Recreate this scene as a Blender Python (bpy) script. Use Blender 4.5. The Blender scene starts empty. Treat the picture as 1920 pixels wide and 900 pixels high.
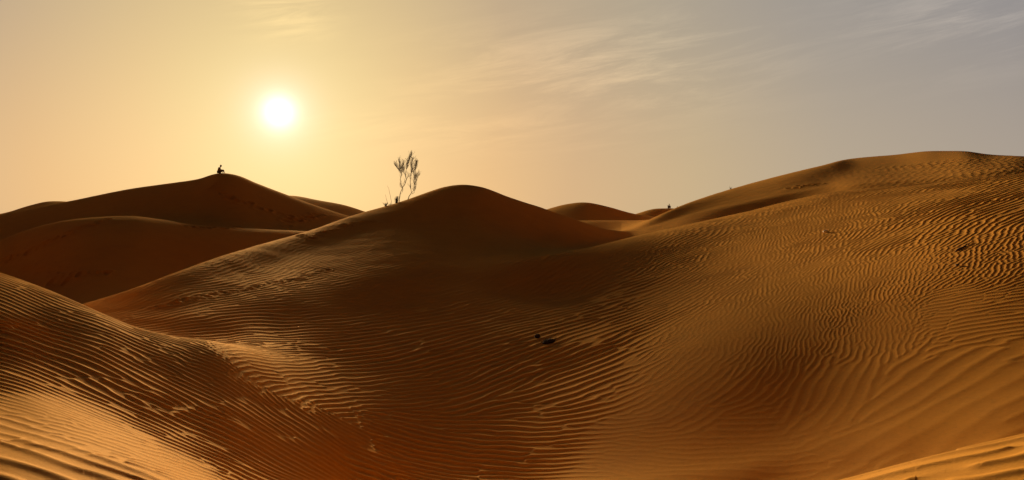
import bpy, math, random
import numpy as np
rng = np.random.default_rng(7)
random.seed(11)
S = bpy.context.scene
COL = S.collection

# ---------------------------------------------------------------- camera
FPX, HZ = 1500.0, 405.0            # focal length and horizon row, in pixels of a 1920 x 900 frame
cam = bpy.data.cameras.new('camera'); camo = bpy.data.objects.new('camera', cam); COL.objects.link(camo)
cam.sensor_width = 36.0; cam.lens = 36.0 * FPX / 1920.0
cam.shift_y = (HZ - 450.0) / 1920.0
cam.clip_start = 0.05; cam.clip_end = 20000
camo.location = (0, 0, 0); camo.rotation_euler = (math.radians(90), 0, 0)
S.camera = camo

# ---------------------------------------------------------------- sun, sky, exposure
SV = np.array([(523 - 960) / FPX, 1.0, (HZ - 210) / FPX]); SV /= np.linalg.norm(SV)
SUN_EL = math.asin(SV[2]); SUN_AZ = math.atan2(SV[0], SV[1])
sl = bpy.data.lights.new('sun', 'SUN'); so = bpy.data.objects.new('sun', sl); COL.objects.link(so)
sl.energy = 5.0; sl.angle = math.radians(6.0); sl.color = (1.0, 0.72, 0.38)
so.location = (-20, 60, 30)
so.rotation_euler = (math.radians(90) - SUN_EL, 0, math.pi - SUN_AZ)
S.view_settings.view_transform = 'Standard'; S.view_settings.look = 'None'
S.view_settings.gamma = 1.0
S.view_settings.exposure = 1.3
EXPF = 2 ** S.view_settings.exposure

W = bpy.data.worlds.new('World'); S.world = W; W.use_nodes = True
wt = W.node_tree; wt.nodes.clear()
def N(t, kind, **kw):
    n = t.nodes.new(kind)
    for k, v in kw.items(): setattr(n, k, v)
    return n
def lin(c):
    return tuple((x / 255 / 12.92) if x / 255 <= 0.04045 else ((x / 255 + 0.055) / 1.055) ** 2.4 for x in c)
def setin(t, sock, v):
    if isinstance(v, bpy.types.NodeSocket): t.links.new(v, sock)
    else: sock.default_value = v
def M(t, op, a, b=None, c=None, clamp=False):
    n = N(t, 'ShaderNodeMath', operation=op); n.use_clamp = clamp
    setin(t, n.inputs[0], a)
    if b is not None: setin(t, n.inputs[1], b)
    if c is not None: setin(t, n.inputs[2], c)
    return n.outputs[0]
def mixc(t, fac, a, b, mode='MIX'):
    n = N(t, 'ShaderNodeMix', data_type='RGBA', blend_type=mode); n.clamp_factor = True
    setin(t, n.inputs[0], fac)
    for i, v in ((6, a), (7, b)):
        if isinstance(v, bpy.types.NodeSocket): t.links.new(v, n.inputs[i])
        else: n.inputs[i].default_value = (*v, 1) if len(v) == 3 else v
    return n.outputs[2]
def ramp(t, fac, stops, interp='EASE'):
    n = N(t, 'ShaderNodeValToRGB'); r = n.color_ramp; r.interpolation = interp
    while len(r.elements) < len(stops): r.elements.new(0.5)
    for e, (p, c) in zip(r.elements, stops):
        e.position = p; e.color = (*c, 1)
    t.links.new(fac, n.inputs[0]); return n.outputs[0]
def smooth(t, x, lo, hi):
    n = N(t, 'ShaderNodeMapRange', interpolation_type='SMOOTHSTEP')
    setin(t, n.inputs[0], x)
    n.inputs[1].default_value = lo; n.inputs[2].default_value = hi
    return n.outputs[0]

tc = N(wt, 'ShaderNodeTexCoord')
sep = N(wt, 'ShaderNodeSeparateXYZ'); wt.links.new(tc.outputs['Generated'], sep.inputs[0])
dx, dy, dz = sep.outputs
dot = N(wt, 'ShaderNodeVectorMath', operation='DOT_PRODUCT'); wt.links.new(tc.outputs['Generated'], dot.inputs[0])
dot.inputs[1].default_value = tuple(SV)
gam = M(wt, 'MULTIPLY', M(wt, 'ARCCOSINE', M(wt, 'MINIMUM', dot.outputs['Value'], 0.9999999)), 180 / math.pi)   # degrees from the sun
el = M(wt, 'MULTIPLY', M(wt, 'ARCSINE', dz), 180 / math.pi)
K = 1.0 / EXPF
def sk(c, s=1.0): return tuple(x * K * s for x in lin(c))
g01 = M(wt, 'DIVIDE', gam, 90.0)
# dusty air round the sun: white core, yellow aureole, peach, then grey beige; far from the sun the dome is much darker
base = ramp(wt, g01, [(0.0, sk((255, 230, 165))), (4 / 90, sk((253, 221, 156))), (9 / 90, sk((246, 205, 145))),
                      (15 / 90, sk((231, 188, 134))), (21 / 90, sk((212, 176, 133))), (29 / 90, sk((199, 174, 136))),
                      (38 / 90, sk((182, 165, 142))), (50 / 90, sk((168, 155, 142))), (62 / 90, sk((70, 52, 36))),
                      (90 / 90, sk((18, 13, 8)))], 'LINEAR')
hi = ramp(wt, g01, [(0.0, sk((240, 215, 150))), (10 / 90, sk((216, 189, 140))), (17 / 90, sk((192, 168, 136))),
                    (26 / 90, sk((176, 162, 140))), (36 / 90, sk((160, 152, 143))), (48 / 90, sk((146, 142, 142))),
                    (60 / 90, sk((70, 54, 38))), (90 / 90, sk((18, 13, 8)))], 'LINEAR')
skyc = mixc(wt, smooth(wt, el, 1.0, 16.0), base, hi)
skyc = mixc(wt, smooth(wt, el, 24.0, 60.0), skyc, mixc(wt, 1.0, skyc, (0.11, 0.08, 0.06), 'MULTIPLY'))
def halo(width, col):
    g = M(wt, 'EXPONENT', M(wt, 'MULTIPLY', M(wt, 'POWER', M(wt, 'DIVIDE', gam, width), 2.0), -1.0))
    return mixc(wt, g, (0, 0, 0), tuple(x * K for x in col))
skyc = mixc(wt, 1.0, skyc, halo(0.95, (0.7, 0.8, 0.8)), 'ADD')
skyc = mixc(wt, 1.0, skyc, halo(2.0, (0.18, 0.20, 0.28)), 'ADD')
skyc = mixc(wt, 1.0, skyc, halo(3.6, (0.06, 0.06, 0.07)), 'ADD')
# thin cirrus, far beyond the dunes
azd = M(wt, 'MULTIPLY', M(wt, 'ARCTAN2', dx, dy), 180 / math.pi)
cz = N(wt, 'ShaderNodeCombineXYZ'); ca, sa_ = math.cos(math.radians(9)), math.sin(math.radians(9))
wt.links.new(M(wt, 'MULTIPLY', M(wt, 'ADD', M(wt, 'MULTIPLY', azd, ca), M(wt, 'MULTIPLY', el, sa_)), 0.06), cz.inputs[0])
wt.links.new(M(wt, 'MULTIPLY', M(wt, 'SUBTRACT', M(wt, 'MULTIPLY', el, ca), M(wt, 'MULTIPLY', azd, sa_)), 0.46), cz.inputs[1])
pl = cz; mp = cz
n1 = N(wt, 'ShaderNodeTexNoise'); n1.inputs['Scale'].default_value = 1.5; n1.inputs['Detail'].default_value = 9
n1.inputs['Roughness'].default_value = 0.70; n1.inputs['Distortion'].default_value = 0.55
wt.links.new(mp.outputs[0], n1.inputs['Vector'])
n2 = N(wt, 'ShaderNodeTexNoise'); n2.inputs['Scale'].default_value = 0.55; n2.inputs['Detail'].default_value = 3
wt.links.new(pl.outputs[0], n2.inputs['Vector'])
def patch(px, py, sx, sy, rot=0.0):            # soft patch of sky where the cirrus stands
    d = np.array([(px - 960) / FPX, 1, (HZ - py) / FPX]); d /= np.linalg.norm(d)
    az = math.degrees(math.atan2(d[0], d[1])); e0 = math.degrees(math.asin(d[2]))
    azn = M(wt, 'MULTIPLY', M(wt, 'ARCTAN2', dx, dy), 180 / math.pi)
    a = M(wt, 'SUBTRACT', azn, az); b = M(wt, 'SUBTRACT', el, e0)
    c, s = math.cos(math.radians(rot)), math.sin(math.radians(rot))
    p = M(wt, 'DIVIDE', M(wt, 'ADD', M(wt, 'MULTIPLY', a, c), M(wt, 'MULTIPLY', b, s)), sx)
    q = M(wt, 'DIVIDE', M(wt, 'SUBTRACT', M(wt, 'MULTIPLY', b, c), M(wt, 'MULTIPLY', a, s)), sy)
    return M(wt, 'EXPONENT', M(wt, 'MULTIPLY', M(wt, 'ADD', M(wt, 'MULTIPLY', p, p), M(wt, 'MULTIPLY', q, q)), -1.0))
pm = patch(1160, 120, 11, 3.0, 2)
for a in (patch(1830, 30, 7, 2.8), M(wt, 'MULTIPLY', patch(540, 20, 3.0, 1.6), 0.9), M(wt, 'MULTIPLY', patch(960, 240, 12, 1.8), 0.35)):
    pm = M(wt, 'MAXIMUM', pm, a)
cl = M(wt, 'MULTIPLY', smooth(wt, M(wt, 'ADD', n1.outputs[0], M(wt, 'MULTIPLY', n2.outputs[0], 0.3)), 0.54, 0.86), pm)
skyc = mixc(wt, M(wt, 'MULTIPLY', cl, 0.75), skyc, mixc(wt, 1.0, skyc, tuple([1.55, 1.50, 1.40]), 'MULTIPLY'))
nish = N(wt, 'ShaderNodeTexSky', sky_type='NISHITA'); nish.sun_disc = False
nish.sun_elevation = SUN_EL; nish.sun_rotation = SUN_AZ; nish.dust_density = 1.0; nish.air_density = 1.0
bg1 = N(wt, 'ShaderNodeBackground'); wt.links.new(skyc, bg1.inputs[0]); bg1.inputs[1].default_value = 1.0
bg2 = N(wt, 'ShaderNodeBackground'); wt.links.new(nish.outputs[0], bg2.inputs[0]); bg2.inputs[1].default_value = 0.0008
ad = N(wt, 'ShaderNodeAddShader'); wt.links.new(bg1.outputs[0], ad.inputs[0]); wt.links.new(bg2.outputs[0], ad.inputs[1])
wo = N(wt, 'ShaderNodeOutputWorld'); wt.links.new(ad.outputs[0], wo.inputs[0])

# ---------------------------------------------------------------- terrain: crest, trough and foot lines of the dunes
# every line runs right across the view: (column, row, distance) with the height following from the sight line
LINES = [
 [(-500, 930, 4.0), (0, 905, 4.5), (200, 935, 4.5), (400, 960, 4.8), (960, 960, 5.0), (1400, 990, 4.8), (1700, 940, 4.7), (1920, 905, 4.6), (2400, 850, 4.6)],
 [(-500, 640, 8.0), (0, 755, 7.2), (100, 783, 7.0), (250, 838, 6.9), (400, 900, 7.0), (500, 935, 7.0), (700, 945, 7.0), (960, 950, 7.2), (1400, 945, 6.5), (1500, 920, 6.1), (1590, 900, 5.8), (1700, 871, 5.8), (1800, 845, 5.9), (1920, 818, 6.0), (2400, 700, 6.5)],
 [(-500, 600, 9.5), (0, 700, 8.3), (100, 738, 8.1), (250, 795, 8.05), (400, 850, 8.1), (550, 900, 8.4), (620, 915, 8.7), (700, 930, 9.1), (960, 945, 9.9), (1400, 940, 9.7), (1590, 925, 8.7), (1700, 906, 8.5), (1800, 886, 8.3), (1920, 868, 8.1), (2400, 760, 8.1)],
 [(-500, 500, 12), (0, 600, 10.7), (100, 640, 10.3), (200, 680, 9.9), (400, 748, 10.0), (550, 790, 10.8), (620, 798, 11.4), (700, 800, 12.6), (960, 760, 14.5), (1100, 755, 13.8), (1250, 755, 12.9), (1400, 755, 12.2), (1550, 757, 11.9), (1700, 758, 11.1), (1920, 730, 10.5), (2400, 620, 10.2)],
 [(-500, 400, 17), (-200, 455, 16), (0, 512, 15.1), (100, 548, 14.2), (150, 570, 13.6), (200, 592, 13.0), (260, 616, 12.8), (330, 632, 12.8), (400, 640, 13.0), (450, 653, 13.2), (520, 678, 13.7), (600, 690, 14.9), (700, 678, 16.4), (860, 650, 17.6), (1030, 640, 18.0), (1200, 640, 16.3), (1400, 635, 14.8), (1550, 615, 14.8), (1700, 590, 14.2), (1920, 540, 13.6), (2400, 430, 13.1)],
 [(-500, 560, 22), (0, 595, 17.6), (100, 600, 16.8), (165, 608, 16), (240, 622, 15.6), (330, 636, 15.3), (400, 646, 15.2), (450, 646, 15.3), (520, 640, 16.6), (600, 620, 18.0), (700, 600, 19.8), (860, 575, 21.3), (1030, 560, 22.2), (1200, 560, 20.8), (1400, 545, 18.5), (1550, 520, 17.7), (1700, 490, 16.9), (1920, 440, 16.3), (2400, 340, 16.3)],
 [(-500, 580, 24), (0, 600, 18.5), (100, 596, 18), (165, 592, 17.8), (240, 592, 17.6), (330, 588, 17.8), (420, 575, 18.8), (500, 556, 20), (600, 535, 21.6), (750, 508, 23.6), (870, 500, 24.5), (960, 488, 24.6), (1030, 477, 25), (1090, 467, 25.5), (1200, 441, 26.8), (1300, 419, 27.8), (1400, 397, 28.6), (1480, 377, 29), (1560, 361, 29), (1700, 347, 27.4), (1920, 325, 25.3), (2400, 280, 24)],
 [(-500, 600, 28), (0, 604, 20.5), (100, 590, 19.6), (165, 579, 19), (240, 566, 18.9), (330, 545, 19.6), (420, 521, 21.4), (500, 501, 23.3), (600, 468, 26), (750, 425, 29.3), (870, 412, 30.2), (960, 440, 29.6), (1030, 464, 29.4), (1090, 468, 30), (1170, 456, 33), (1200, 450, 34.5), (1300, 430, 40), (1400, 405, 46), (1480, 385, 48), (1560, 368, 46), (1700, 354, 43), (1920, 333, 40), (2400, 300, 38)],
 [(-500, 630, 32), (-100, 625, 24), (0, 612, 22.5), (100, 587, 21), (165, 568, 20.2), (240, 545, 20.2), (330, 511, 21.4), (420, 479, 24.0), (500, 455, 26.6), (580, 433, 29.2), (650, 408, 31.5), (690, 396, 33), (750, 379, 34), (800, 361, 35), (840, 349, 35.5), (870, 346, 36), (900, 350, 36), (950, 368, 36), (1020, 391, 37), (1080, 412, 38), (1140, 430, 40), (1180, 434, 43), (1220, 424, 47), (1300, 401, 52), (1400, 378, 56), (1480, 362, 57), (1550, 350, 58), (1600, 345, 54), (1700, 338, 50), (1920, 318, 46), (2400, 320, 50)],
 [(-500, 620, 42), (0, 600, 34), (100, 590, 31), (165, 578, 30), (330, 555, 33), (450, 520, 36), (580, 490, 40), (690, 450, 45), (870, 440, 50), (1020, 430, 52), (1080, 428, 52), (1140, 437, 51), (1170, 432, 52), (1200, 420, 54), (1250, 397, 57), (1300, 377, 63), (1400, 346, 73), (1500, 320, 80), (1550, 308, 88), (1575, 301, 100), (1600, 297, 122), (1680, 290, 126), (1750, 283, 116), (1800, 283, 102), (1860, 290, 88), (1920, 293, 74), (2400, 330, 60)],
 [(-500, 520, 48), (-100, 478, 47), (0, 450, 47), (60, 428, 47.5), (130, 412, 48), (200, 406, 48), (240, 405, 48), (300, 411, 48.5), (350, 419, 49), (420, 426, 50), (500, 430, 51), (580, 434, 53), (650, 440, 56), (870, 440, 60), (1020, 425, 66), (1070, 414, 68), (1140, 413, 71), (1190, 413, 73), (1250, 409, 78), (1400, 380, 94), (1560, 340, 120), (1620, 325, 140), (1750, 320, 142), (1920, 335, 110), (2400, 360, 90)],
 [(-500, 540, 60), (0, 475, 55), (240, 434, 55), (420, 436, 55), (580, 440, 58), (870, 440, 68), (1100, 424, 80), (1190, 422, 84), (1400, 410, 106), (1620, 395, 152), (1920, 385, 150), (2400, 400, 115)],
 [(-500, 450, 73), (-100, 425, 74), (0, 403, 75), (60, 390, 76), (130, 377, 77), (250, 353, 78), (330, 342, 79), (375, 335, 79), (398, 327, 79), (412, 324, 79), (440, 327, 79), (480, 343, 79), (540, 366, 79), (600, 388, 78), (650, 404, 77), (700, 420, 77), (870, 425, 88), (970, 408, 98), (1030, 391, 103), (1060, 383, 105), (1095, 379, 105), (1130, 385, 106), (1190, 401, 108), (1240, 408, 110), (1400, 405, 125), (1620, 403, 162), (1920, 402, 165), (2400, 405, 165)],
 [(-500, 450, 100), (0, 415, 100), (412, 400, 100), (540, 395, 100), (650, 415, 100), (870, 425, 108), (1095, 410, 117), (1190, 408, 118), (1300, 410, 119), (1400, 412, 130), (1620, 412, 175), (2400, 412, 178)],
 [(-500, 440, 132), (0, 401, 132), (60, 384, 132), (95, 377, 132), (120, 377.5, 132), (170, 384, 132), (412, 392, 130), (500, 366, 128), (545, 366.5, 126), (600, 376, 126), (640, 383, 126), (662, 389, 126), (685, 397, 126), (730, 410, 130), (870, 412, 130), (1095, 406, 128), (1180, 404, 128), (1205, 397, 129), (1228, 391, 130), (1262, 390.5, 130), (1290, 394, 131), (1340, 404, 134), (1500, 410, 170), (2400, 412, 195)],
 [(-500, 420, 220), (1200, 413, 230), (2400, 418, 240)],
 [(-500, 408.2, 420), (960, 407.5, 420), (2400, 408.2, 420)],
 [(-500, 405.6, 3500), (2400, 405.6, 3500)],
 [(-500, 405.3, 9000), (2400, 405.3, 9000)],
]
def pchip_slopes(x, y):                      # x, y : (n, m), along axis 0
    h = np.diff(x, axis=0); d = np.diff(y, axis=0) / h
    m = np.zeros_like(y)
    w1 = 2 * h[1:] + h[:-1]; w2 = h[1:] + 2 * h[:-1]
    same = (d[1:] * d[:-1]) > 0
    with np.errstate(divide='ignore', invalid='ignore'):
        hm = (w1 + w2) / (w1 / d[:-1] + w2 / d[1:])
    m[1:-1] = np.where(same, hm, 0)
    m[0] = d[0]; m[-1] = d[-1]
    return m
def pchip1(xk, yk, x):
    xk = np.asarray(xk, float); yk = np.asarray(yk, float)
    m = pchip_slopes(xk[:, None], yk[:, None])[:, 0]
    x = np.clip(x, xk[0], xk[-1]); i = np.clip(np.searchsorted(xk, x) - 1, 0, len(xk) - 2)
    h = xk[i + 1] - xk[i]; t = (x - xk[i]) / h
    return (yk[i] * (2 * t**3 - 3 * t**2 + 1) + h * m[i] * (t**3 - 2 * t**2 + t) + yk[i + 1] * (3 * t**2 - 2 * t**3) + h * m[i + 1] * (t**3 - t**2))
def sm1(a, n):
    if n < 1: return a
    k = np.exp(-0.5 * (np.arange(-3 * n, 3 * n + 1) / n) ** 2); k /= k.sum()
    return np.convolve(np.pad(a, 3 * n, 'edge'), k, 'valid')
def rm(y):
    y = np.asarray(y, float); q = np.clip((y - 15) / 20, 0, 1); p = np.clip((y - 42) / 18, 0, 1)
    return y * (1 + 0.35 * q * q * (3 - 2 * q) - 0.15 * p * p * (3 - 2 * p))
_pxf = np.arange(-500, 2401, 2.0)
TAB = [(np.full_like(_pxf, math.log(0.9)), np.full_like(_pxf, -1.62 / 0.9))]
for ln in LINES:
    a = np.array(ln, float)
    a[:, 2] = rm(a[:, 2])
    L = sm1(pchip1(a[:, 0], np.log(a[:, 2]), _pxf), 6)
    v = sm1(pchip1(a[:, 0], (HZ - a[:, 1]) / FPX, _pxf), 4)
    TAB.append((L, v))
TL = np.array([t[0] for t in TAB]); TV = np.array([t[1] for t in TAB])
for k in range(1, len(TL)): TL[k] = np.maximum(TL[k], TL[k - 1] + 0.012)
def vraw(px, Y):
    """height/distance ratio at columns px (m,) and depths Y (n, m)"""
    l = np.array([np.interp(px, _pxf, r) for r in TL]); v = np.array([np.interp(px, _pxf, r) for r in TV])
    m = pchip_slopes(l, v)
    q = np.log(np.maximum(Y, 0.9)); out = np.empty_like(q)
    for j in range(q.shape[1]):
        i = np.clip(np.searchsorted(l[:, j], q[:, j]) - 1, 0, len(l) - 2)
        h = l[i + 1, j] - l[i, j]; t = np.clip((q[:, j] - l[i, j]) / h, 0, 1)
        out[:, j] = (v[i, j] * (2 * t**3 - 3 * t**2 + 1) + h * m[i, j] * (t**3 - 2 * t**2 + t)
                     + v[i + 1, j] * (3 * t**2 - 2 * t**3) + h * m[i + 1, j] * (t**3 - t**2))
    return out
# the wide hollow in front is blown smooth: soften the sheet between its lines there
_gu = np.arange(300, 2400, 8.0); _gl = np.linspace(math.log(7.0), math.log(48), 260)
_gv = vraw(_gu, np.exp(_gl)[:, None] * np.ones((1, len(_gu))))
def _g2(a, s0, s1):
    for ax, sg in ((0, s0), (1, s1)):
        n = int(3 * sg); k = np.exp(-0.5 * (np.arange(-n, n + 1) / sg) ** 2); k /= k.sum()
        p = np.pad(a, [(n, n) if q == ax else (0, 0) for q in (0, 1)], 'edge')
        a = sum(k[q] * (p[q:q + a.shape[0]] if ax == 0 else p[:, q:q + a.shape[1]]) for q in range(2 * n + 1))
    return a
_dl = _gl[1] - _gl[0]
_gs = _g2(_gv, 0.11 / _dl, 75 / 8.0)
def _ss(x, a, b):
    t = np.clip((x - a) / (b - a), 0, 1); return t * t * (3 - 2 * t)
def vfield(px, Y):
    v = vraw(px, Y)
    if Y.min() > 60 or Y.max() < 8: return v
    q = np.clip((np.log(np.maximum(Y, 1)) - _gl[0]) / _dl, 0, len(_gl) - 1.001); p = np.clip((px - _gu[0]) / 8.0, 0, len(_gu) - 1.001)
    i = q.astype(int); t = q - i; j = np.broadcast_to(p.astype(int)[None, :], i.shape); u = (p - p.astype(int))[None, :]
    g = (_gs[i, j] * (1 - t) + _gs[i + 1, j] * t) * (1 - u) + (_gs[i, j + 1] * (1 - t) + _gs[i + 1, j + 1] * t) * u
    near = np.interp(px, [300, 560, 700, 1400, 1600, 2400], [13.5, 11.0, 9.0, 9.0, 9.2, 9.2])[None, :]
    far = np.interp(px, [500, 700, 870, 1000, 1090, 1200, 1400, 1560, 1920], [18, 24, 28, 26, 25, 28, 33, 34, 28])[None, :]
    w = _ss(px, 440, 640)[None, :] * _ss(Y, near, near * 1.18) * (1 - _ss(Y, far * 0.82, far))
    return v * (1 - w) + g * w
AMAX = math.radians(43.0)
def macro(al, r):
    """height at azimuths al (m,) and radii r (n,)"""
    ac = np.clip(al, -AMAX, AMAX)
    px = 960 + FPX * np.tan(ac)
    Y = r[:, None] * np.cos(ac)[None, :]
    z = vfield(px, Y) * np.maximum(Y, 0.9)
    w = np.clip((np.abs(al) - AMAX) / math.radians(60), 0, 1); w = w * w * (3 - 2 * w)
    X = r[:, None] * np.sin(al)[None, :]; YY = r[:, None] * np.cos(al)[None, :]
    rr = r[:, None]
    gen = -1.62 + np.minimum(rr / 25, 1) ** 2 * (2.2 * np.sin(X / 23 + 1.1) * np.cos(YY / 31) - 1.5) * np.exp(-rr / 900) - 0.0004 * rr * 0.75
    gen = np.where(rr > 200, gen, gen)
    return z * (1 - w) + gen * w

# ---- a sheet of rings and spokes round the viewpoint: fine where it is seen, coarse elsewhere
CELL = 1.1                                      # in pixels of the 1920 frame
rc = np.exp(np.linspace(math.log(0.9), math.log(9000), 9000))
ac_ = np.arctan(np.linspace(-1.05 * 960, 1.05 * 960, 61) / FPX)
zc_ = macro(ac_, rc); vc = zc_ / (rc[:, None] * np.cos(ac_))
vis = vc >= np.maximum.accumulate(vc, axis=0) - 1e-6
inside = (vc > -0.36) & (rc[:, None] > 3.2)
dpx = np.abs(np.diff(vc * FPX, axis=0)); dpx = np.where(vis[1:] & inside[1:], dpx, 0)
dens = np.percentile(dpx, 96, axis=1) / CELL
dl = math.log(9000 / 0.9) / 8999
dens = np.maximum(dens, dl / 0.010)              # never coarser than 1 % of the distance
dens = np.where((rc[1:] > 4.3) & (rc[1:] < 45), np.maximum(dens, dl / 0.00155), dens)
dens = np.where((rc[1:] >= 45) & (rc[1:] < 90), np.maximum(dens, dl / 0.0026), dens)
dens = np.where(rc[1:] > 260, dl / 0.05, dens)
dens = sm1(dens, 12)
cum = np.concatenate([[0], np.cumsum(dens)])
NR = int(cum[-1]); R = np.interp(np.linspace(0, cum[-1], NR), cum, rc)
ain = np.arctan(np.arange(-1060, 1061, CELL * 1.15) / FPX)
aout = np.linspace(ain[-1], math.pi, 60)[1:]
AL = np.concatenate([-aout[::-1][1:], ain, aout[:-1]])      # closes on itself
AL = np.concatenate([[-math.pi + 1e-9], AL]) if AL[0] > -math.pi + 0.02 else AL
NC = len(AL)
print('terrain grid', NR, NC, NR * NC)
Z = macro(AL, R)
X = R[:, None] * np.sin(AL)[None, :]; Y = R[:, None] * np.cos(AL)[None, :]

# ---- smooth noise on the plane
def vnoise(x, y, seed):
    xi = np.floor(x).astype(np.int64); yi = np.floor(y).astype(np.int64); fx = x - xi; fy = y - yi
    fx = fx * fx * (3 - 2 * fx); fy = fy * fy * (3 - 2 * fy)
    def hsh(a, b):
        h = (a * 374761393 + b * 668265263 + seed * 982451653) & 0x7fffffff
        h = ((h ^ (h >> 13)) * 1274126177) & 0x7fffffff
        return ((h ^ (h >> 16)) & 0xffff) / 32767.5 - 1
    return (hsh(xi, yi) * (1 - fx) + hsh(xi + 1, yi) * fx) * (1 - fy) + (hsh(xi, yi + 1) * (1 - fx) + hsh(xi + 1, yi + 1) * fx) * fy
def fbm(x, y, seed, o=3):
    s = 0; a = 1
    for k in range(o): s = s + a * vnoise(x * 2**k, y * 2**k, seed + k); a *= 0.5
    return s / 1.75

def height_at(x, y):
    r = math.hypot(x, y); a = math.atan2(x, y)
    i = min(max(np.searchsorted(R, r) - 1, 0), NR - 2); j = min(max(np.searchsorted(AL, a) - 1, 0), NC - 2)
    t = (r - R[i]) / (R[i + 1] - R[i]); s = (a - AL[j]) / (AL[j + 1] - AL[j])
    return float((Z[i, j] * (1 - t) + Z[i + 1, j] * t) * (1 - s) + (Z[i, j + 1] * (1 - t) + Z[i + 1, j + 1] * t) * s)
_hitc = {}
def hit(px, py, ymin=3.0):
    """first ground point on the sight line through a pixel of the 1920 x 900 frame (before ripples)"""
    Ys = np.exp(np.linspace(math.log(ymin), math.log(300), 3000))
    vv = vfield(np.array([px], float), Ys[:, None])[:, 0]
    tgt = (HZ - py) / FPX
    k = np.argmax(vv >= tgt)
    if vv[k] < tgt: k = int(np.argmax(vv))
    if k > 0 and vv[k] >= tgt:
        t = (tgt - vv[k - 1]) / (vv[k] - vv[k - 1] + 1e-12); yy = Ys[k - 1] + t * (Ys[k] - Ys[k - 1])
    else: yy = Ys[k]
    return np.array([(px - 960) / FPX * yy, yy, vv[k] * yy])

# ---- wind ripples: direction, spacing and height sampled where they change over the dunes
#      (column, row, crest angle in the view, spacing in the view, steepness, crest length, sharpness)
RIP = [
 (20, 560, -23, 8, .75, 5, 2.2), (60, 640, -21, 13, 1.0, 5, 2.2), (160, 680, -23, 14, 1.0, 5, 2.2), (40, 710, -20, 9, .8, 5, 2),
 (300, 760, -26, 14, 1.0, 4, 2.2), (300, 690, -27, 11, .9, 4, 2), (230, 630, -24, 7, .5, 4, 1.6), (330, 655, -20, 6, .45, 3, 1.5),
 (400, 700, -22, 9, .7, 3, 1.7), (460, 675, -3, 9, .6, 3, 1.5), (520, 700, -1, 10, .8, 4, 1.8), (430, 800, -26, 13, 1.0, 3.5, 2.2),
 (560, 790, -30, 10, .8, 3, 1.8), (640, 860, -33, 13, 1.0, 2.5, 1.9), (330, 815, -24, 8, .7, 5, 1.8), (460, 880, -27, 10, .7, 4, 1.8),
 (200, 803, -18, 7, .16, 6, 1.2), (80, 765, -20, 6, .16, 6, 1.2), (330, 868, -17, 8, .18, 6, 1.2), (130, 800, -15, 9, .2, 5, 1.2),
 (50, 850, -22, 40, .75, 3, 1.4), (220, 890, -24, 40, .6, 3, 1.4), (20, 800, -22, 24, .3, 3.5, 1.2),
 (600, 725, 3, 11, .75, 4, 1.9), (700, 665, 9, 11, .75, 4, 1.8), (840, 640, 16, 12, .75, 4, 1.9), (900, 710, 21, 13, .75, 4, 1.9),
 (760, 600, 8, 9, .6, 4, 1.7), (1000, 690, 22, 14, .75, 4, 1.8), (620, 560, 5, 7, .45, 3, 1.5), (470, 600, 3, 8, .5, 2.5, 1.5),
 (350, 560, 12, 7, .45, 2.5, 1.4), (480, 510, 12, 7, .35, 2.5, 1.4), (700, 500, 10, 6, .3, 3, 1.3), (850, 470, 10, 6, .25, 3, 1.3),
 (1000, 560, 14, 8, .45, 3.5, 1.6), (1150, 560, 16, 9, .5, 3, 1.7), (1100, 640, 20, 12, .6, 3, 1.7), (780, 740, 5, 10, .85, 3, 1.8),
 (780, 810, -12, 12, .85, 2.4, 1.8), (900, 850, -4, 12, .75, 1.8, 1.7), (1010, 800, 2, 12, .55, 1.6, 1.6), (1050, 720, 15, 13, .45, 2.4, 1.6),
 (1250, 480, 20, 7, .7, 1.4, 1.5), (1350, 530, 32, 9, .7, 1.7, 1.6), (1450, 450, 40, 7, .9, 1.2, 1.5), (1450, 540, 45, 10, .8, 1.6, 1.6),
 (1560, 420, 40, 8, .9, 1.2, 1.5), (1570, 570, 65, 13, .8, 1.6, 1.7), (1660, 520, 55, 12, .8, 1.6, 1.7), (1700, 440, 27, 9, .8, 2.2, 1.6),
 (1850, 390, 20, 9, .8, 3, 1.6), (1760, 360, 18, 6, .5, 3, 1.5), (1850, 500, 45, 14, .8, 1.5, 1.6), (1650, 610, 80, 16, .45, 1.8, 1.6),
 (1500, 640, 70, 16, .28, 2, 1.5), (1350, 620, 50, 14, .26, 2, 1.5), (1250, 560, 25, 10, .5, 2.5, 1.6), (1800, 580, 10, 13, .45, 2.2, 1.5),
 (1900, 600, 4, 14, .5, 3, 1.5), (1900, 640, 8, 16, .3, 3, 1.4), (1560, 720, 58, 30, .06, 2, 1.1), (1740, 740, 33, 46, .075, 3, 1.1),
 (1870, 700, 30, 46, .07, 3, 1.1), (1700, 800, 25, 42, .07, 3, 1.1), (1280, 740, 40, 20, .06, 2, 1.3), (1400, 850, 2, 14, .08, 3, 1.3),
 (1200, 840, 0, 11, .12, 1.5, 1.4), (1820, 870, 14, 34, .5, 3, 1.3), (1900, 850, 18, 34, .55, 3, 1.3), (1700, 890, 12, 30, .4, 3, 1.3),
 (870, 390, 8, 5, .12, 2, 1.2), (620, 440, 15, 6, .3, 2, 1.3), (450, 490, 15, 6, .4, 2, 1.3),
 (1200, 450, 20, 6, .3, 2, 1.4), (1300, 428, 20, 6, .35, 1.5, 1.4),
]
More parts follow.
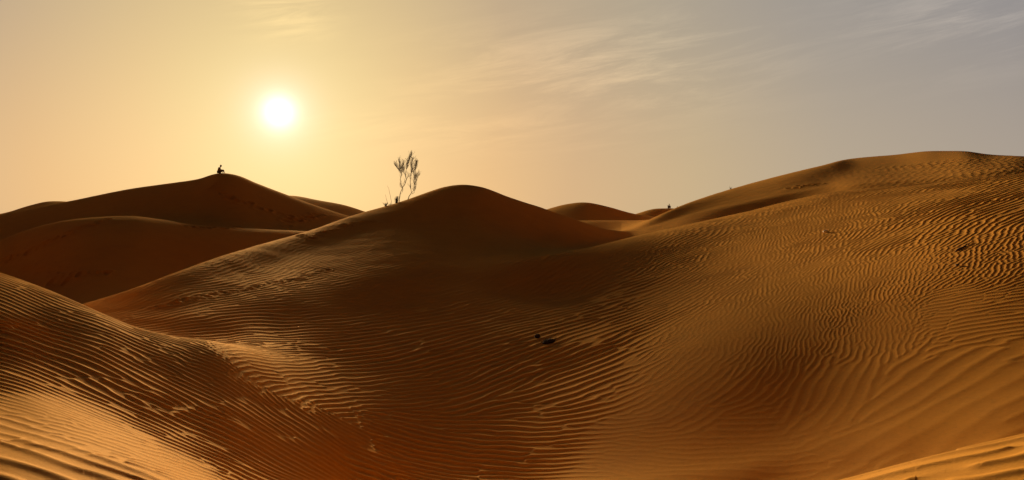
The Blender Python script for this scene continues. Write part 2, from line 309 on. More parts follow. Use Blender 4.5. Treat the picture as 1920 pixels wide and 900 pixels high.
RB = [(200, 470, 5, 6, .06), (100, 520, 5, 6, .06), (450, 470, 5, 6, .06), (300, 380, 5, 6, .03), (500, 400, 5, 6, .03),
      (1300, 395, 20, 6, .05), (1500, 340, 20, 6, .05), (1750, 303, 38, 16, .5), (1800, 298, 38, 16, .4), (1640, 325, 30, 14, .15), (1880, 305, 35, 14, .35), (1100, 400, 5, 5, .02), (1000, 440, 5, 6, .05)]
RIP += [(a, b, c, d, e, 2.0, 1.3) for a, b, c, d, e in RB]
P = []
for (px, py, ang, sp, st, ln, sh) in RIP:
    if px > 1180 and py < 640: st *= 0.72
    sp *= 0.74 if px < 1180 or py > 680 else 0.50
    if px > 1180 and py < 640 and ln < 2.4: ln *= 0.62
    c, s = math.cos(math.radians(ang)), math.sin(math.radians(ang)); d = 6.0
    p0 = hit(px, py); a1 = hit(px + d * c, py - d * s); a0 = hit(px - d * c, py + d * s)
    t = a1 - a0; t = t[:2] / (np.linalg.norm(t[:2]) + 1e-9)
    b1 = hit(px + sp / 2 * s, py + sp / 2 * c); b0 = hit(px - sp / 2 * s, py - sp / 2 * c)
    lam = abs(np.dot((b1 - b0)[:2], [-t[1], t[0]]))
    lam = min(max(lam, 0.06), 0.9 if p0[1] < 60 else 1.8)
    if 280 < px < 1110 and py < 565: lam = min(lam, 0.24)
    th = math.atan2(t[1], t[0])
    P.append((px / 100.0, py / 60.0, math.cos(2 * th), math.sin(2 * th), math.log(lam), st, ln, sh, p0[0], p0[1]))
P = np.array(P)
print('ripple spacing', np.round(np.exp(P[:, 4]), 2))
# interpolate over the ground in (direction, log distance)
r_s = 6; c_s = 6
Rs, As = R[::r_s], AL[::c_s]
qa = np.degrees(As)[None, :] / 4.0 + 0 * Rs[:, None]; ql = np.log(Rs)[:, None] * 7.0 + 0 * As[None, :]
pa = np.degrees(np.arctan2(P[:, 8], P[:, 9])) / 4.0; plg = np.log(np.hypot(P[:, 8], P[:, 9])) * 7.0
acc = np.zeros((6,) + qa.shape); wsum = np.zeros(qa.shape) + 1e-12
for k in range(len(P)):
    d2 = (qa - pa[k])**2 + (ql - plg[k])**2
    w = 1.0 / (d2 + 0.12) ** 2
    wsum += w
    for c in range(6): acc[c] += w * P[k, 2 + c]
acc /= wsum
def up(a):                                        # bilinear back to the full grid
    ii = np.arange(NR) / r_s; jj = np.arange(NC) / c_s
    i0 = np.minimum(ii.astype(int), a.shape[0] - 2); j0 = np.minimum(jj.astype(int), a.shape[1] - 2)
    t = np.minimum(ii - i0, 1)[:, None]; s = np.minimum(jj - j0, 1)[None, :]
    return (a[i0][:, j0] * (1 - t) + a[i0 + 1][:, j0] * t) * (1 - s) + (a[i0][:, j0 + 1] * (1 - t) + a[i0 + 1][:, j0 + 1] * t) * s
TH = up(np.unwrap(np.zeros(1)) [0] + 0.5 * np.arctan2(acc[1], acc[0])) if False else None
C2, S2, LAM, ST, LN, SH = [up(a) for a in acc]
TH = 0.5 * np.arctan2(S2, C2); LAM = np.exp(LAM)
DR = np.gradient(R)[:, None] * np.ones((1, NC)); DA = np.gradient(AL)[None, :] * R[:, None]
wob = fbm(X / 3.1, Y / 3.1, 5, 3)
TH = TH + 0.09 * wob
LAM = LAM * (1 + 0.05 * fbm(X / 2.3 + 9, Y / 2.3, 12, 2))
# phase built up from many short wave packets, each joined to its neighbours, so that crests fork and end as they do in sand
SA = 0.95 * LAM; SB = np.clip(LN, 0.7, 6) * 0.8 * LAM
FR = np.zeros((NR, NC), np.float32); FI = np.zeros((NR, NC), np.float32)
ring = (R > 3.0) & (R < 150)
ok = ring[:, None] & (np.abs(AL) < math.radians(36))[None, :] & (LAM > 2.2 * np.minimum(DA, DR))
prob = np.where(ok, 1.15 * DR * DA / (SA * SB), 0)
sel = np.argwhere(rng.random(prob.shape) < prob)
key = AL[sel[:, 1]] * 6 + np.log(R[sel[:, 0]]) * 0.8 + rng.random(len(sel)) * 0.15
sel = sel[np.argsort(key)]
print('wave packets', len(sel))
ph_r = rng.random(len(sel)) * 2 * math.pi; newp = rng.random(len(sel)); jit = rng.standard_normal(len(sel))
X32 = X.astype(np.float32); Y32 = Y.astype(np.float32)
for q in range(len(sel)):
    i, j = sel[q]
    lam = LAM[i, j]; sa = SA[i, j]; sb = SB[i, j]; th = TH[i, j] + jit[q] * 0.42 / max(LN[i, j], 1.0); a = AL[j]
    ct, st_ = math.cos(th), math.sin(th)
    rx, ry = math.sin(a), math.cos(a); tx, ty = ry, -rx
    er = 2.1 * math.hypot(sb * (ct * rx + st_ * ry), sa * (-st_ * rx + ct * ry))
    et = 2.1 * math.hypot(sb * (ct * tx + st_ * ty), sa * (-st_ * tx + ct * ty))
    i0, i1 = np.searchsorted(R, (R[i] - er, R[i] + er)); j0, j1 = np.searchsorted(AL, (a - et / R[i], a + et / R[i]))
    if i1 - i0 < 2 or j1 - j0 < 2: continue
    dxx = X32[i0:i1, j0:j1] - X32[i, j]; dyy = Y32[i0:i1, j0:j1] - Y32[i, j]
    along = dxx * ct + dyy * st_; acr = -dxx * st_ + dyy * ct
    g = np.exp(-0.5 * ((along / sb) ** 2 + (acr / sa) ** 2))
    fr, fi = FR[i, j], FI[i, j]
    ph = math.atan2(fi, fr) if (fr * fr + fi * fi > 0.02 and newp[q] > 0.03 / LN[i, j]) else ph_r[q]
    w = acr * (2 * math.pi / lam) + ph
    FR[i0:i1, j0:j1] += g * np.cos(w); FI[i0:i1, j0:j1] += g * np.sin(w)
PH = np.arctan2(FI, FR); MAG = np.minimum(np.hypot(FR, FI) / 0.9, 1)
PH = PH + 0.35 * np.sin(PH)
prof = ((1 + np.cos(PH)) / 2) ** np.clip(SH, 1, 3)
cellw = np.maximum(DA, DR * 0.6)
fade = np.clip((LAM / cellw - 2.0) / 2.5, 0, 1)
patchy = np.clip(0.85 + 0.45 * fbm(X / 1.7, Y / 1.7 + 40, 31, 3), 0.35, 1.25)
Z0 = Z.copy()
RIPH = prof * MAG ** 1.6 * fade * ST * patchy * LAM * 0.15
RIPH = np.where(ok | (R < 150)[:, None], RIPH, 0)
Z = Z + RIPH
Z = Z + 0.005 * fbm(X / 0.9, Y / 0.9, 77, 2) * np.clip(R / 12, 0.5, 3)[:, None] * (R < 300)[:, None]

# ---- footprints and scuffs pressed into the sand
def dent(x, y, rad, depth, ang=0.0, el_=1.6):
    r = math.hypot(x, y); a = math.atan2(x, y); e = rad * 4
    i0, i1 = np.searchsorted(R, (r - e, r + e)); j0, j1 = np.searchsorted(AL, (a - e / r, a + e / r))
    if i1 <= i0 or j1 <= j0: return
    ddx = X[i0:i1, j0:j1] - x; ddy = Y[i0:i1, j0:j1] - y
    c, s = math.cos(ang), math.sin(ang)
    p = (ddx * c + ddy * s) / el_; q = -ddx * s + ddy * c
    d2 = (p * p + q * q) / (rad * rad)
    Z[i0:i1, j0:j1] += depth * (-np.exp(-d2) + 0.55 * np.exp(-((np.sqrt(d2) - 1.5) ** 2) / 0.18))
TRACKS = [  # (points in the view, number of prints, size, depth)
 ([(0, 492), (60, 470), (110, 445), (160, 425), (205, 412)], 30, .20, .09),
 ([(345, 424), (400, 427), (460, 428)], 12, .22, .09),
 ([(40, 505), (100, 506), (150, 514), (200, 512)], 16, .20, .08),
 ([(95, 527), (130, 528)], 5, .24, .08),
 ([(305, 573), (345, 562), (420, 550), (500, 534), (560, 522), (612, 508)], 24, .09, .022),
 ([(410, 342), (405, 352), (420, 365), (440, 374), (470, 383), (520, 400), (560, 412), (600, 405)], 22, .34, .10),
 ([(540, 425), (545, 414), (580, 408), (590, 403)], 10, .34, .10),
 ([(560, 441), (590, 447), (640, 425), (690, 416)], 16, .14, .05),
 ([(1480, 352), (1530, 345)], 6, .25, .08),
]
for pts, n, rad, dep in TRACKS:
    pts = np.array(pts, float); t = np.linspace(0, len(pts) - 1, n)
    xs = np.interp(t, range(len(pts)), pts[:, 0]); ys = np.interp(t, range(len(pts)), pts[:, 1])
    for k in range(n):
        h = hit(xs[k] + random.uniform(-5, 5), ys[k] + random.uniform(-2.2, 2.2))
        dent(h[0], h[1], rad * random.uniform(.7, 1.2), dep * random.uniform(.6, 1.2), random.uniform(0, 3.1))

# ---------------------------------------------------------------- materials
def mat(name):
    m = bpy.data.materials.new(name); m.use_nodes = True; t = m.node_tree
    return m, t, t.nodes['Principled BSDF']
def sand_material():
    m, t, b = mat('sand')
    g = N(t, 'ShaderNodeNewGeometry')
    def noise(sc, det=4, rough=.6):
        n = N(t, 'ShaderNodeTexNoise'); n.inputs['Scale'].default_value = sc; n.inputs['Detail'].default_value = det
        n.inputs['Roughness'].default_value = rough; t.links.new(g.outputs['Position'], n.inputs['Vector']); return n.outputs[0]
    big = noise(0.07, 4); mid = noise(0.9, 5); fine = noise(38, 3, .7); speck = noise(13, 6, .75)
    c = mixc(t, smooth(t, big, .35, .65), (0.62, 0.280, 0.034), (0.60, 0.256, 0.030))
    c = mixc(t, M(t, 'MULTIPLY', smooth(t, mid, .42, .72), 0.35), c, (0.49, 0.215, 0.034))
    c = mixc(t, M(t, 'MULTIPLY', smooth(t, fine, .55, .8), 0.35), c, (0.34, 0.15, 0.04))
    c = mixc(t, M(t, 'MULTIPLY', smooth(t, speck, .50, .72), 0.42), c, (0.40, 0.175, 0.028))
    c = mixc(t, M(t, 'MULTIPLY', smooth(t, speck, .48, .30), 0.35), c, (0.72, 0.345, 0.050))
    t.links.new(c, b.inputs['Base Color']); b.inputs['Roughness'].default_value = 0.95
    b.inputs['Specular IOR Level'].default_value = 0.0
    # grains glint towards a low sun: a weak warm rough gloss over the diffuse sand
    gl = N(t, 'ShaderNodeBsdfGlossy', distribution='GGX'); gl.inputs['Color'].default_value = (1.0, 0.68, 0.40, 1); gl.inputs['Roughness'].default_value = 0.72
    mx = N(t, 'ShaderNodeMixShader'); mx.inputs[0].default_value = 0.055
    t.links.new(b.outputs[0], mx.inputs[1]); t.links.new(gl.outputs[0], mx.inputs[2]); t.links.new(mx.outputs[0], t.nodes['Material Output'].inputs[0])
    if 'Diffuse Roughness' in b.inputs: b.inputs['Diffuse Roughness'].default_value = 0.5
    bp = N(t, 'ShaderNodeBump'); bp.inputs['Strength'].default_value = 0.5; bp.inputs['Distance'].default_value = 0.008
    t.links.new(noise(45, 5, .75), bp.inputs['Height']); t.links.new(bp.outputs[0], b.inputs['Normal']); t.links.new(bp.outputs[0], gl.inputs['Normal'])
    return m
SAND = sand_material()
def plain(name, col, rough=.9, var=.3, scale=30):
    m, t, b = mat(name)
    g = N(t, 'ShaderNodeTexCoord'); n = N(t, 'ShaderNodeTexNoise'); n.inputs['Scale'].default_value = scale; n.inputs['Detail'].default_value = 4
    t.links.new(g.outputs['Object'], n.inputs['Vector'])
    c = mixc(t, n.outputs[0], tuple(x * (1 - var) for x in col), tuple(min(1, x * (1 + var)) for x in col))
    t.links.new(c, b.inputs['Base Color']); b.inputs['Roughness'].default_value = rough
    return m

def grid_mesh(name, X, Y, Z, close=True):
    nr, nc = X.shape
    co = np.stack([X, Y, Z], -1).reshape(-1, 3).astype(np.float32)
    i = np.arange(nr - 1)[:, None]; j = np.arange(nc if close else nc - 1)[None, :]; j2 = (j + 1) % nc
    f = np.stack([i * nc + j, i * nc + j2, (i + 1) * nc + j2, (i + 1) * nc + j], -1).reshape(-1, 4)[:, ::-1]
    # centre fan
    ctr = len(co); co = np.vstack([co, [[0, 0, co[:nc, 2].mean()]]]).astype(np.float32)
    jj = np.arange(nc); fan = np.stack([np.full(nc, ctr), (jj + 1) % nc, jj], -1)
    loops = np.concatenate([f.ravel(), fan.ravel()]).astype(np.int32)
    starts = np.concatenate([np.arange(len(f)) * 4, len(f) * 4 + np.arange(len(fan)) * 3]).astype(np.int32)
    me = bpy.data.meshes.new(name)
    me.vertices.add(len(co)); me.vertices.foreach_set('co', co.ravel())
    me.loops.add(len(loops)); me.loops.foreach_set('vertex_index', loops)
    me.polygons.add(len(starts)); me.polygons.foreach_set('loop_start', starts)
    me.update(calc_edges=True)
    me.polygons.foreach_set('use_smooth', np.ones(len(starts), bool))
    return me
me = grid_mesh('sand_dunes', X, Y, Z)
me.materials.append(SAND)
dunes = bpy.data.objects.new('sand_dunes', me); COL.objects.link(dunes); dunes['kind'] = 'structure'

# ---------------------------------------------------------------- helpers for the things on the sand
def tag(o, label, cat, group=None):
    o['label'] = label; o['category'] = cat
    if group: o['group'] = group
    return o
def empty(name, loc, rz=0.0):
    o = bpy.data.objects.new(name, None); COL.objects.link(o); o.location = loc; o.rotation_euler = (0, 0, rz); o.empty_display_size = .2
    return o
def mesh_obj(name, vs, fs, m, parent=None, smooth_=True, loc=None):
    me = bpy.data.meshes.new(name); me.from_pydata([tuple(v) for v in vs], [], fs); me.materials.append(m); me.update()
    if smooth_: me.polygons.foreach_set('use_smooth', np.ones(len(me.polygons), bool))
    o = bpy.data.objects.new(name, me); COL.objects.link(o)
    if parent: o.parent = parent
    if loc is not None: o.location = loc
    return o
def tube(vs, fs, pts, rad, k=5):
    """tapered tube through pts, closed at both ends"""
    pts = [np.array(p, float) for p in pts]; base = len(vs); n = len(pts)
    for i, p in enumerate(pts):
        d = pts[min(i + 1, n - 1)] - pts[max(i - 1, 0)]; d /= np.linalg.norm(d) + 1e-9
        a = np.cross(d, [0.3, 0.9, 0.1]); a /= np.linalg.norm(a) + 1e-9; b = np.cross(d, a)
        for q in range(k):
            t = 2 * math.pi * q / k; vs.append(p + rad[i] * (a * math.cos(t) + b * math.sin(t)))
    for i in range(n - 1):
        for q in range(k):
            fs.append((base + i * k + q, base + i * k + (q + 1) % k, base + (i + 1) * k + (q + 1) % k, base + (i + 1) * k + q))
    fs.append(tuple(base + q for q in range(k))[::-1]); fs.append(tuple(base + (n - 1) * k + q for q in range(k)))
BARK = plain('dry_bark', (0.050, 0.030, 0.015), .9, .4, 20)
TWIG = plain('dry_twigs', (0.055, 0.035, 0.016), .9, .4, 20)
DARKWOOD = plain('weathered_dark_wood', (0.030, 0.018, 0.016), .85, .5, 14)
PALE = plain('pale_stone', (0.62, 0.55, 0.47), .8, .15, 14)
DSTONE = plain('dark_stone', (0.05, 0.03, 0.02), .8, .3, 14)

# ---- bare desert shrubs on the crest of the middle dune
def bare_shrub(px, depth, trunks, limbs, label, seed):
    rr = random.Random(seed)
    x = (px - 960) / FPX * depth; z = height_at(x, depth); mpp = depth / FPX
    root = empty('desert_shrub', (x, depth, z - 0.03)); tag(root, label, 'shrub', 'bare shrubs on the middle dune')
    b0 = trunks[0][0]
    def conv(poly, y0=0.0, amp=.10):
        out = []; y = y0
        for (a, b) in poly:
            out.append(np.array([(a - b0[0]) * mpp, y, (b0[1] - b) * mpp])); y += rr.uniform(-amp, amp)
        return out
    vs, fs = [], []; tv, tf = [], []
    for poly, r0, r1, twigs in [(t[0:], .030, .016, 0) for t in trunks] + limbs:
        p = conv(poly)
        n = len(p); rad = [r0 + (r1 - r0) * i / (n - 1) for i in range(n)]
        # rounder line
        q = [p[0]]; qr = [rad[0]]
        for i in range(n - 1):
            for t in (.33, .66, 1.0):
                q.append(p[i] * (1 - t) + p[i + 1] * t + np.array([rr.uniform(-1, 1), rr.uniform(-1, 1), 0]) * .008); qr.append(rad[i] * (1 - t) + rad[i + 1] * t)
        tube(vs, fs, q, qr, 6)
        for k in range(int(twigs * 1.6)):
            i = rr.randrange(len(q) // 4, len(q)); s0 = q[i]
            L = rr.uniform(.12, .34); ax = rr.gauss(0, .38); ay = rr.gauss(0, .38)
            d = np.array([ax, ay, 1.0]); d /= np.linalg.norm(d)
            mid = s0 + d * L * .5 + np.array([rr.uniform(-.02, .02), 0, 0]); d2 = d + np.array([rr.gauss(0, .15) - ax * .4, rr.gauss(0, .15), .25]); d2 /= np.linalg.norm(d2)
            e = mid + d2 * L * .5
            tube(tv, tf, [s0, mid, e], [.0065, .005, .0025], 3)
            for _ in range(2):
                w = mid + (e - mid) * rr.random(); d3 = d2 + np.array([rr.gauss(0, .5), rr.gauss(0, .5), 0]); d3 /= np.linalg.norm(d3)
                tube(tv, tf, [w, w + d3 * rr.uniform(.05, .13)], [.004, .002], 3)
    mesh_obj('trunk', vs, fs, BARK, root); mesh_obj('crown', tv, tf, TWIG, root)
    return root
def cp(*pts): return [(660 + a / 6.43, 270 + b / 6.43) for a, b in pts]
bare_shrub(747.9, float(rm(34.0)), [cp((565, 705), (572, 640), (580, 590), (605, 525))],
  [(cp((605, 525), (588, 470), (583, 420), (597, 370)), .015, .010, 6),
   (cp((605, 525), (640, 480), (655, 425), (645, 375)), .020, .014, 8),
   (cp((597, 370), (575, 330), (545, 290), (520, 258)), .010, .005, 34),
   (cp((597, 370), (580, 310), (575, 260), (573, 205)), .010, .005, 30),
   (cp((597, 370), (603, 300), (612, 240)), .010, .005, 34),
   (cp((645, 375), (655, 300), (668, 240), (688, 185), (708, 135)), .014, .005, 72),
   (cp((645, 375), (625, 340), (622, 300)), .009, .005, 14),
   (cp((655, 425), (675, 392), (705, 378)), .011, .006, 8),
   (cp((605, 525), (585, 515), (580, 480)), .008, .004, 6),
   (cp((585, 600), (605, 580), (612, 560)), .006, .003, 3)],
  'taller bare shrub with a forked trunk leaning left, left of two on the dune crest', 5)
bare_shrub(764.5, float(rm(34.6)), [cp((670, 670), (688, 625), (715, 585))],
  [(cp((715, 585), (705, 520), (706, 450), (712, 385)), .015, .010, 10),
   (cp((712, 385), (718, 320), (716, 250), (732, 185)), .010, .005, 50),
   (cp((715, 585), (738, 560), (748, 500), (748, 430), (750, 380)), .013, .008, 20),
   (cp((750, 380), (762, 310), (768, 270), (778, 225)), .009, .004, 44),
   (cp((715, 600), (750, 580), (765, 520), (775, 450), (790, 390), (812, 370)), .012, .004, 34),
   (cp((750, 430), (765, 420), (770, 380)), .008, .004, 14),
   (cp((750, 380), (740, 360), (735, 330)), .008, .004, 12)],
  'bushier bare shrub with upright stems, right of two on the dune crest', 9)

def grass_tuft(px, depth, stems, blades, label, seed, h=.22, spread=.55, group='dry tufts on the dune crests'):
    rr = random.Random(seed)
    x = (px - 960) / FPX * depth; z = height_at(x, depth); mpp = depth / FPX
    vs, fs = [], []
    for k in range(blades):
        a = rr.uniform(0, 6.28); L = h * rr.uniform(.5, 1.1); sp = rr.uniform(.05, spread)
        d = np.array([math.cos(a) * sp, math.sin(a) * sp, 1.0]); s0 = np.array([rr.gauss(0, .03), rr.gauss(0, .03), -.02])
        tube(vs, fs, [s0, s0 + d * L * .5, s0 + d * L + np.array([math.cos(a), math.sin(a), 0]) * .04], [.010, .008, .003], 3)
    for poly in stems:
        p = [np.array([(a - px) * mpp, rr.uniform(-.04, .04), b * mpp]) for a, b in poly]
        tube(vs, fs, p, [.011 - .007 * i / (len(p) - 1) for i in range(len(p))], 4)
    o = mesh_obj('grass_tuft', vs, fs, TWIG, None, loc=(x, depth, z)); tag(o, label, 'dry plant', group)
    return o
grass_tuft(723.5, float(rm(33.5)), [[(723, 0), (719, 5), (716, 7)]], 36, 'low round dry tuft, furthest down the crest left of the bare shrubs', 1, .22)
grass_tuft(731.5, float(rm(33.7)), [[(728, -1), (724, 12), (722.5, 20)], [(735, 0), (731, 20), (729, 31), (725.5, 37)], [(731, 0), (733, 6)]], 8, 'thin dry plant with two long curving stems beside the bare shrubs', 2, .10, .3)
grass_tuft(743.8, float(rm(33.9)), [[(741, 0), (739, 9)]], 60, 'dense upright dry tuft against the base of the forked shrub', 3, .40, .16)
grass_tuft(1370, float(rm(69.8)), [[(1370, 0), (1368.5, 3), (1368, 7)], [(1371, 0), (1373, 5)]], 14, 'sparse faint twigs standing alone on the skyline of the large right dune', 4, .25)

# ---- litter on the sand
def lump(vs, fs, c, r, seed, nu=14, nv=9):
    rr = np.random.default_rng(seed); k = rr.normal(0, 1, (6, 3)); ph = rr.random(6) * 6.28; b = len(vs)
    for i in range(nv + 1):
        for j in range(nu):
            t = math.pi * i / nv; p = 2 * math.pi * j / nu
            d = np.array([math.sin(t) * math.cos(p), math.sin(t) * math.sin(p), math.cos(t)])
            f = 1 + .12 * sum(math.sin(3 * np.dot(k[q], d) + ph[q]) for q in range(6)) / 1.6
            vs.append(np.array(c) + d * f * np.array(r))
    for i in range(nv):
        for j in range(nu):
            fs.append((b + i * nu + j, b + i * nu + (j + 1) % nu, b + (i + 1) * nu + (j + 1) % nu, b + (i + 1) * nu + j))
def wood_clump(px, py, w, h, n, label, seed, ang=0.0):
    rr = random.Random(seed); p = hit(px, py); x, y = p[0], p[1]; z = height_at(x, y); vs, fs = [], []
    lump(vs, fs, (0, 0, h * .30), (w * .38, w * .20, h * .42), seed); lump(vs, fs, (-w * .26, .01, h * .18), (w * .22, w * .16, h * .30), seed + 1)
    lump(vs, fs, (w * .24, 0, h * .34), (w * .20, w * .15, h * .38), seed + 2)
    for k in range(n):
        a = rr.uniform(0, 6.28); s0 = np.array([rr.uniform(-.4, .4) * w, rr.uniform(-.15, .15) * w, h * rr.uniform(.2, .5)])
        d = np.array([math.cos(a), math.sin(a) * .6, rr.uniform(-.1, .9)]) * rr.uniform(.12, .3) * w
        tube(vs, fs, [s0, s0 + d * .6 + np.array([0, 0, .01]), s0 + d], [.010, .007, .003], 4)
    o = mesh_obj('brushwood', vs, fs, DARKWOOD, None, loc=(x, y, z)); o.rotation_euler = (0, math.radians(-ang), 0)
    return tag(o, label, 'dead wood', 'dead wood lying on the sand')
wood_clump(1030, 643, .34, .115, 16, 'larger dark clump of dead wood, long and low, in the rippled hollow', 21, 10)
wood_clump(1008, 633, .14, .12, 14, 'smaller spiky dark clump of dead wood up and left of the larger clump', 31)
def stick(px, py, L, ang, label, seed):
    p = hit(px, py); x, y = p[0], p[1]; rr = random.Random(seed); vs, fs = [], []
    n = 9; c, s_ = math.cos(ang), math.sin(ang); pts = []
    for i in range(n):
        t = (i / (n - 1) - .5) * L; xx, yy = x + c * t, y + s_ * t
        pts.append(np.array([c * t, s_ * t, height_at(xx, yy) - height_at(x, y) + .008 + rr.uniform(-.006, .012)]))
    tube(vs, fs, pts, [.010 + .018 * math.exp(-((i - 2.5) / 1.5) ** 2) for i in range(n)], 7)
    for k in range(3):
        i = rr.randrange(2, n); d = np.array([rr.uniform(-.5, 1) * c, rr.uniform(-.3, .3), rr.uniform(.1, .3)]) * .10
        tube(vs, fs, [pts[i], pts[i] + d], [.008, .003], 4)
    o = mesh_obj('branch', vs, fs, DARKWOOD, None, loc=(x, y, height_at(x, y))); return tag(o, label, 'dead wood')
stick(1806, 464, .55, .55, 'thin dark dead branch lying on the rippled slope of the right dune', 4)
def stone(px, py, r, m, label, seed):
    p = hit(px, py); x, y = p[0], p[1]; vs, fs = [], []
    lump(vs, fs, (0, 0, r[2] * .35), r, seed); o = mesh_obj('stone', vs, fs, m, None, loc=(x, y, height_at(x, y) + .02)); return tag(o, label, 'stone')
stone(1549, 436, (.09, .06, .045), PALE, 'small pale stone catching the light on the right rippled slope', 8)
stone(1795, 499, (.035, .03, .02), DSTONE, 'small dark stone on the right slope below the dead branch', 9)

# ---- people
SKIN = plain('skin', (0.30, 0.15, 0.09), .6, .08, 8)
HAIR = plain('dark_hair', (0.02, 0.014, 0.010), .7, .3, 40)
GREY = plain('grey_shirt', (0.26, 0.22, 0.19), .9, .12, 20)
DTROU = plain('dark_trousers', (0.035, 0.025, 0.024), .9, .2, 20)
PURP = plain('dark_purple_clothes', (0.045, 0.020, 0.050), .9, .2, 20)

def skinned(name, verts, edges, rad, root, m, parent, sub=2):
    me = bpy.data.meshes.new(name); me.from_pydata(verts, edges, [])
    o = bpy.data.objects.new(name, me); COL.objects.link(o)
    md = o.modifiers.new('skin', 'SKIN'); md.branch_smoothing = .6; md.use_smooth_shade = True
    if not me.skin_vertices: me.skin_vertices.new(name='')
    for i, rv in enumerate(rad):
        sv = me.skin_vertices[0].data[i]; sv.radius = rv if isinstance(rv, tuple) else (rv, rv); sv.use_root = (i == root)
    sb = o.modifiers.new('sub', 'SUBSURF'); sb.levels = sub; sb.render_levels = sub
    dg = bpy.context.evaluated_depsgraph_get(); dg.update()
    nm = bpy.data.meshes.new_from_object(o.evaluated_get(dg)); nm.name = name
    o.modifiers.clear(); o.data = nm; nm.materials.clear(); nm.materials.append(m)
    nm.polygons.foreach_set('use_smooth', np.ones(len(nm.polygons), bool))
    if parent: o.parent = parent
    return o
def person(loc, rz, pose, label, shirt, trousers, group=None, scale=1.0):
    """seated figure facing +x; pose gives the joints"""
    J = pose; root = empty('person', loc, rz); root.scale = (scale,) * 3; tag(root, label, 'person', group)
    names = ['pelvis', 'waist', 'chest', 'neck', 'jaw', 'crown']
    V = [J[n] for n in names]; Rr = [(.13, .11), (.12, .10), (.145, .11), (.065, .065), (.088, .082), (.098, .098)]
    E = [(i, i + 1) for i in range(5)]
    def chain(start, pts, rads):
        prev = start
        for p, r_ in zip(pts, rads):
            V.append(p); Rr.append(r_); E.append((prev, len(V) - 1)); prev = len(V) - 1
        return prev
    for sd in ('l', 'r'):
        w = chain(2, [J['sh' + sd], J['el' + sd], J['wr' + sd]], [.062, .045, .030])
        a = np.array(J['wr' + sd]); d = a - np.array(J['el' + sd]); d /= np.linalg.norm(d)
        side = np.cross(d, [0, 0, 1]); side /= np.linalg.norm(side) + 1e-9
        dn = J.get('hd' + sd, d); dn = np.array(dn) / np.linalg.norm(dn)
        palm = a + dn * .06; pi = chain(w, [tuple(palm)], [.030])
        for k, (off, ln) in enumerate(((-.030, .070), (-.010, .080), (.010, .076), (.028, .060))):
            k0 = palm + side * off + dn * .03; k1 = k0 + dn * ln * .5; k2 = k1 + (dn * .8 + np.array([0, 0, -.5])) * ln * .4
            chain(pi, [tuple(k0), tuple(k1), tuple(k2)], [.010, .009, .007])
        t0 = a + dn * .03 - side * .035; chain(pi, [tuple(t0), tuple(t0 + dn * .04 - side * .015)], [.011, .009])
        chain(0, [J['hp' + sd], J['kn' + sd], J['an' + sd], J['to' + sd]], [.088, .062, .042, .034])
    body = skinned('body', V, E, Rr, 0, SKIN, root)
    # face
    jw, cr = np.array(J['jaw']), np.array(J['crown']); up_ = (cr - jw) / np.linalg.norm(cr - jw); f = np.array(J.get('face', (1, 0, 0)), float); f -= up_ * np.dot(f, up_); f /= np.linalg.norm(f); sdv = np.cross(up_, f)
    c0 = (jw + cr) / 2; vs, fs = [], []
    tube(vs, fs, [c0 + f * .07 + up_ * .02, c0 + f * .105 - up_ * .015, c0 + f * .085 - up_ * .03], [.010, .014, .010], 6)
    mesh_obj('nose', vs, fs, SKIN, root)
    for q in (-1, 1):
        vs, fs = [], []; tube(vs, fs, [c0 + sdv * q * .078 + up_ * .03, c0 + sdv * q * .088, c0 + sdv * q * .076 - up_ * .03], [.012, .014, .009], 6)
        mesh_obj('ear', vs, fs, SKIN, root)
    # hair
    hv, hf = [], []; lump(hv, hf, (0, 0, 0), (1, 1, 1), 3, 18, 12)
    hv2 = []
    for v in hv:
        n_ = v / np.linalg.norm(v); hv2.append(c0 + up_ * .045 - f * .018 + (sdv * v[0] * .088 + f * v[1] * .098 + up_ * v[2] * .088))
    mesh_obj('hair', hv2, hf, HAIR, root)
    # clothes : a little wider than the body
    V2 = [J['pelvis'], J['waist'], J['chest'], tuple(np.array(J['chest']) * .45 + np.array(J['neck']) * .55)]; R2 = [(.19, .16), (.18, .16), (.20, .17), (.085, .085)]; E2 = [(0, 1), (1, 2), (2, 3)]
    for sd in ('l', 'r'):
        n0 = len(V2); wr = np.array(J['wr' + sd]); e_ = np.array(J['el' + sd])
        V2 += [J['sh' + sd], J['el' + sd], tuple(e_ + (wr - e_) * .85)]; R2 += [.090, .072, .055]; E2 += [(2, n0), (n0, n0 + 1), (n0 + 1, n0 + 2)]
    skinned('shirt', V2, E2, R2, 0, shirt, root)
    V3 = [J['pelvis']]; R3 = [(.165, .14)]; E3 = []
    for sd in ('l', 'r'):
        n0 = len(V3); kn = np.array(J['kn' + sd]); an = np.array(J['an' + sd])
        V3 += [J['hp' + sd], J['kn' + sd], tuple(kn + (an - kn) * .92)]; R3 += [.115, .092, .065]; E3 += [(0, n0), (n0, n0 + 1), (n0 + 1, n0 + 2)]
    skinned('trousers', V3, E3, R3, 0, trousers, root)
    return root
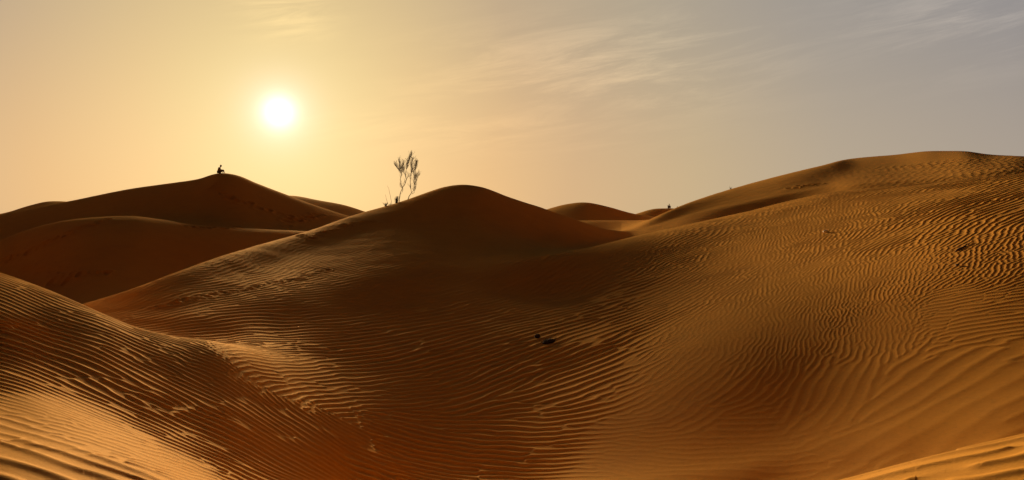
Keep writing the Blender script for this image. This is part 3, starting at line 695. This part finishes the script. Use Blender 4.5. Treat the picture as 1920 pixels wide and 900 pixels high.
POSE1 = dict(pelvis=(0, 0, .13), waist=(.00, 0, .29), chest=(.06, 0, .47), neck=(.14, 0, .60), jaw=(.19, 0, .67), crown=(.25, 0, .77), face=(.9, 0, -.5),
             shl=(.04, .19, .55), ell=(-.16, .27, .34), wrl=(-.27, .30, .09), hdl=(-.8, 0, -.25),
             shr=(.09, -.19, .55), elr=(.22, -.24, .34), wrr=(.42, -.10, .34),
             hpl=(.03, .11, .12), knl=(.44, .16, .32), anl=(.50, .14, .07), tol=(.64, .15, .04),
             hpr=(.03, -.11, .12), knr=(.44, -.16, .33), anr=(.47, -.12, .07), tor=(.61, -.13, .04))
POSE2 = dict(pelvis=(0, 0, .13), waist=(.01, 0, .29), chest=(.07, 0, .47), neck=(.12, 0, .62), jaw=(.16, 0, .69), crown=(.18, 0, .81),
             shl=(.07, .18, .55), ell=(.20, .29, .36), wrl=(.42, .14, .36), shr=(.07, -.18, .55), elr=(.20, -.29, .36), wrr=(.42, -.14, .36),
             hpl=(.03, .11, .12), knl=(.36, .19, .42), anl=(.48, .13, .07), tol=(.62, .15, .04),
             hpr=(.03, -.11, .12), knr=(.36, -.19, .42), anr=(.48, -.13, .07), tor=(.62, -.15, .04))
D1 = 79 * 1.2; x1 = (410.5 - 960) / FPX * D1
p1 = person((x1, D1, height_at(x1, D1) + .03), math.radians(-12), POSE1, 'person in a grey shirt sitting on the left dune peak, head bent forward', GREY, DTROU, None, 1.12)
D2 = 130 * 1.2; x2 = (1254 - 960) / FPX * D2
person((x2, D2, height_at(x2, D2) - .02), math.radians(-78), POSE2, 'person in dark purple clothes sitting upright on the low distant crest', PURP, PURP, 'people sitting on the distant crest', 1.0)
D3 = D2 + 2; 
while D3 < 190:
    x3 = (1270.5 - 960) / FPX * D3
    if HZ - FPX * (height_at(x3, D3) + .90) / D3 > 386.6: break
    D3 += .5
person((x3, D3, height_at(x3, D3) - .02), math.radians(100), POSE2, 'person mostly hidden behind the dune edge, only a dark head showing', PURP, PURP, 'people sitting on the distant crest', 1.0)
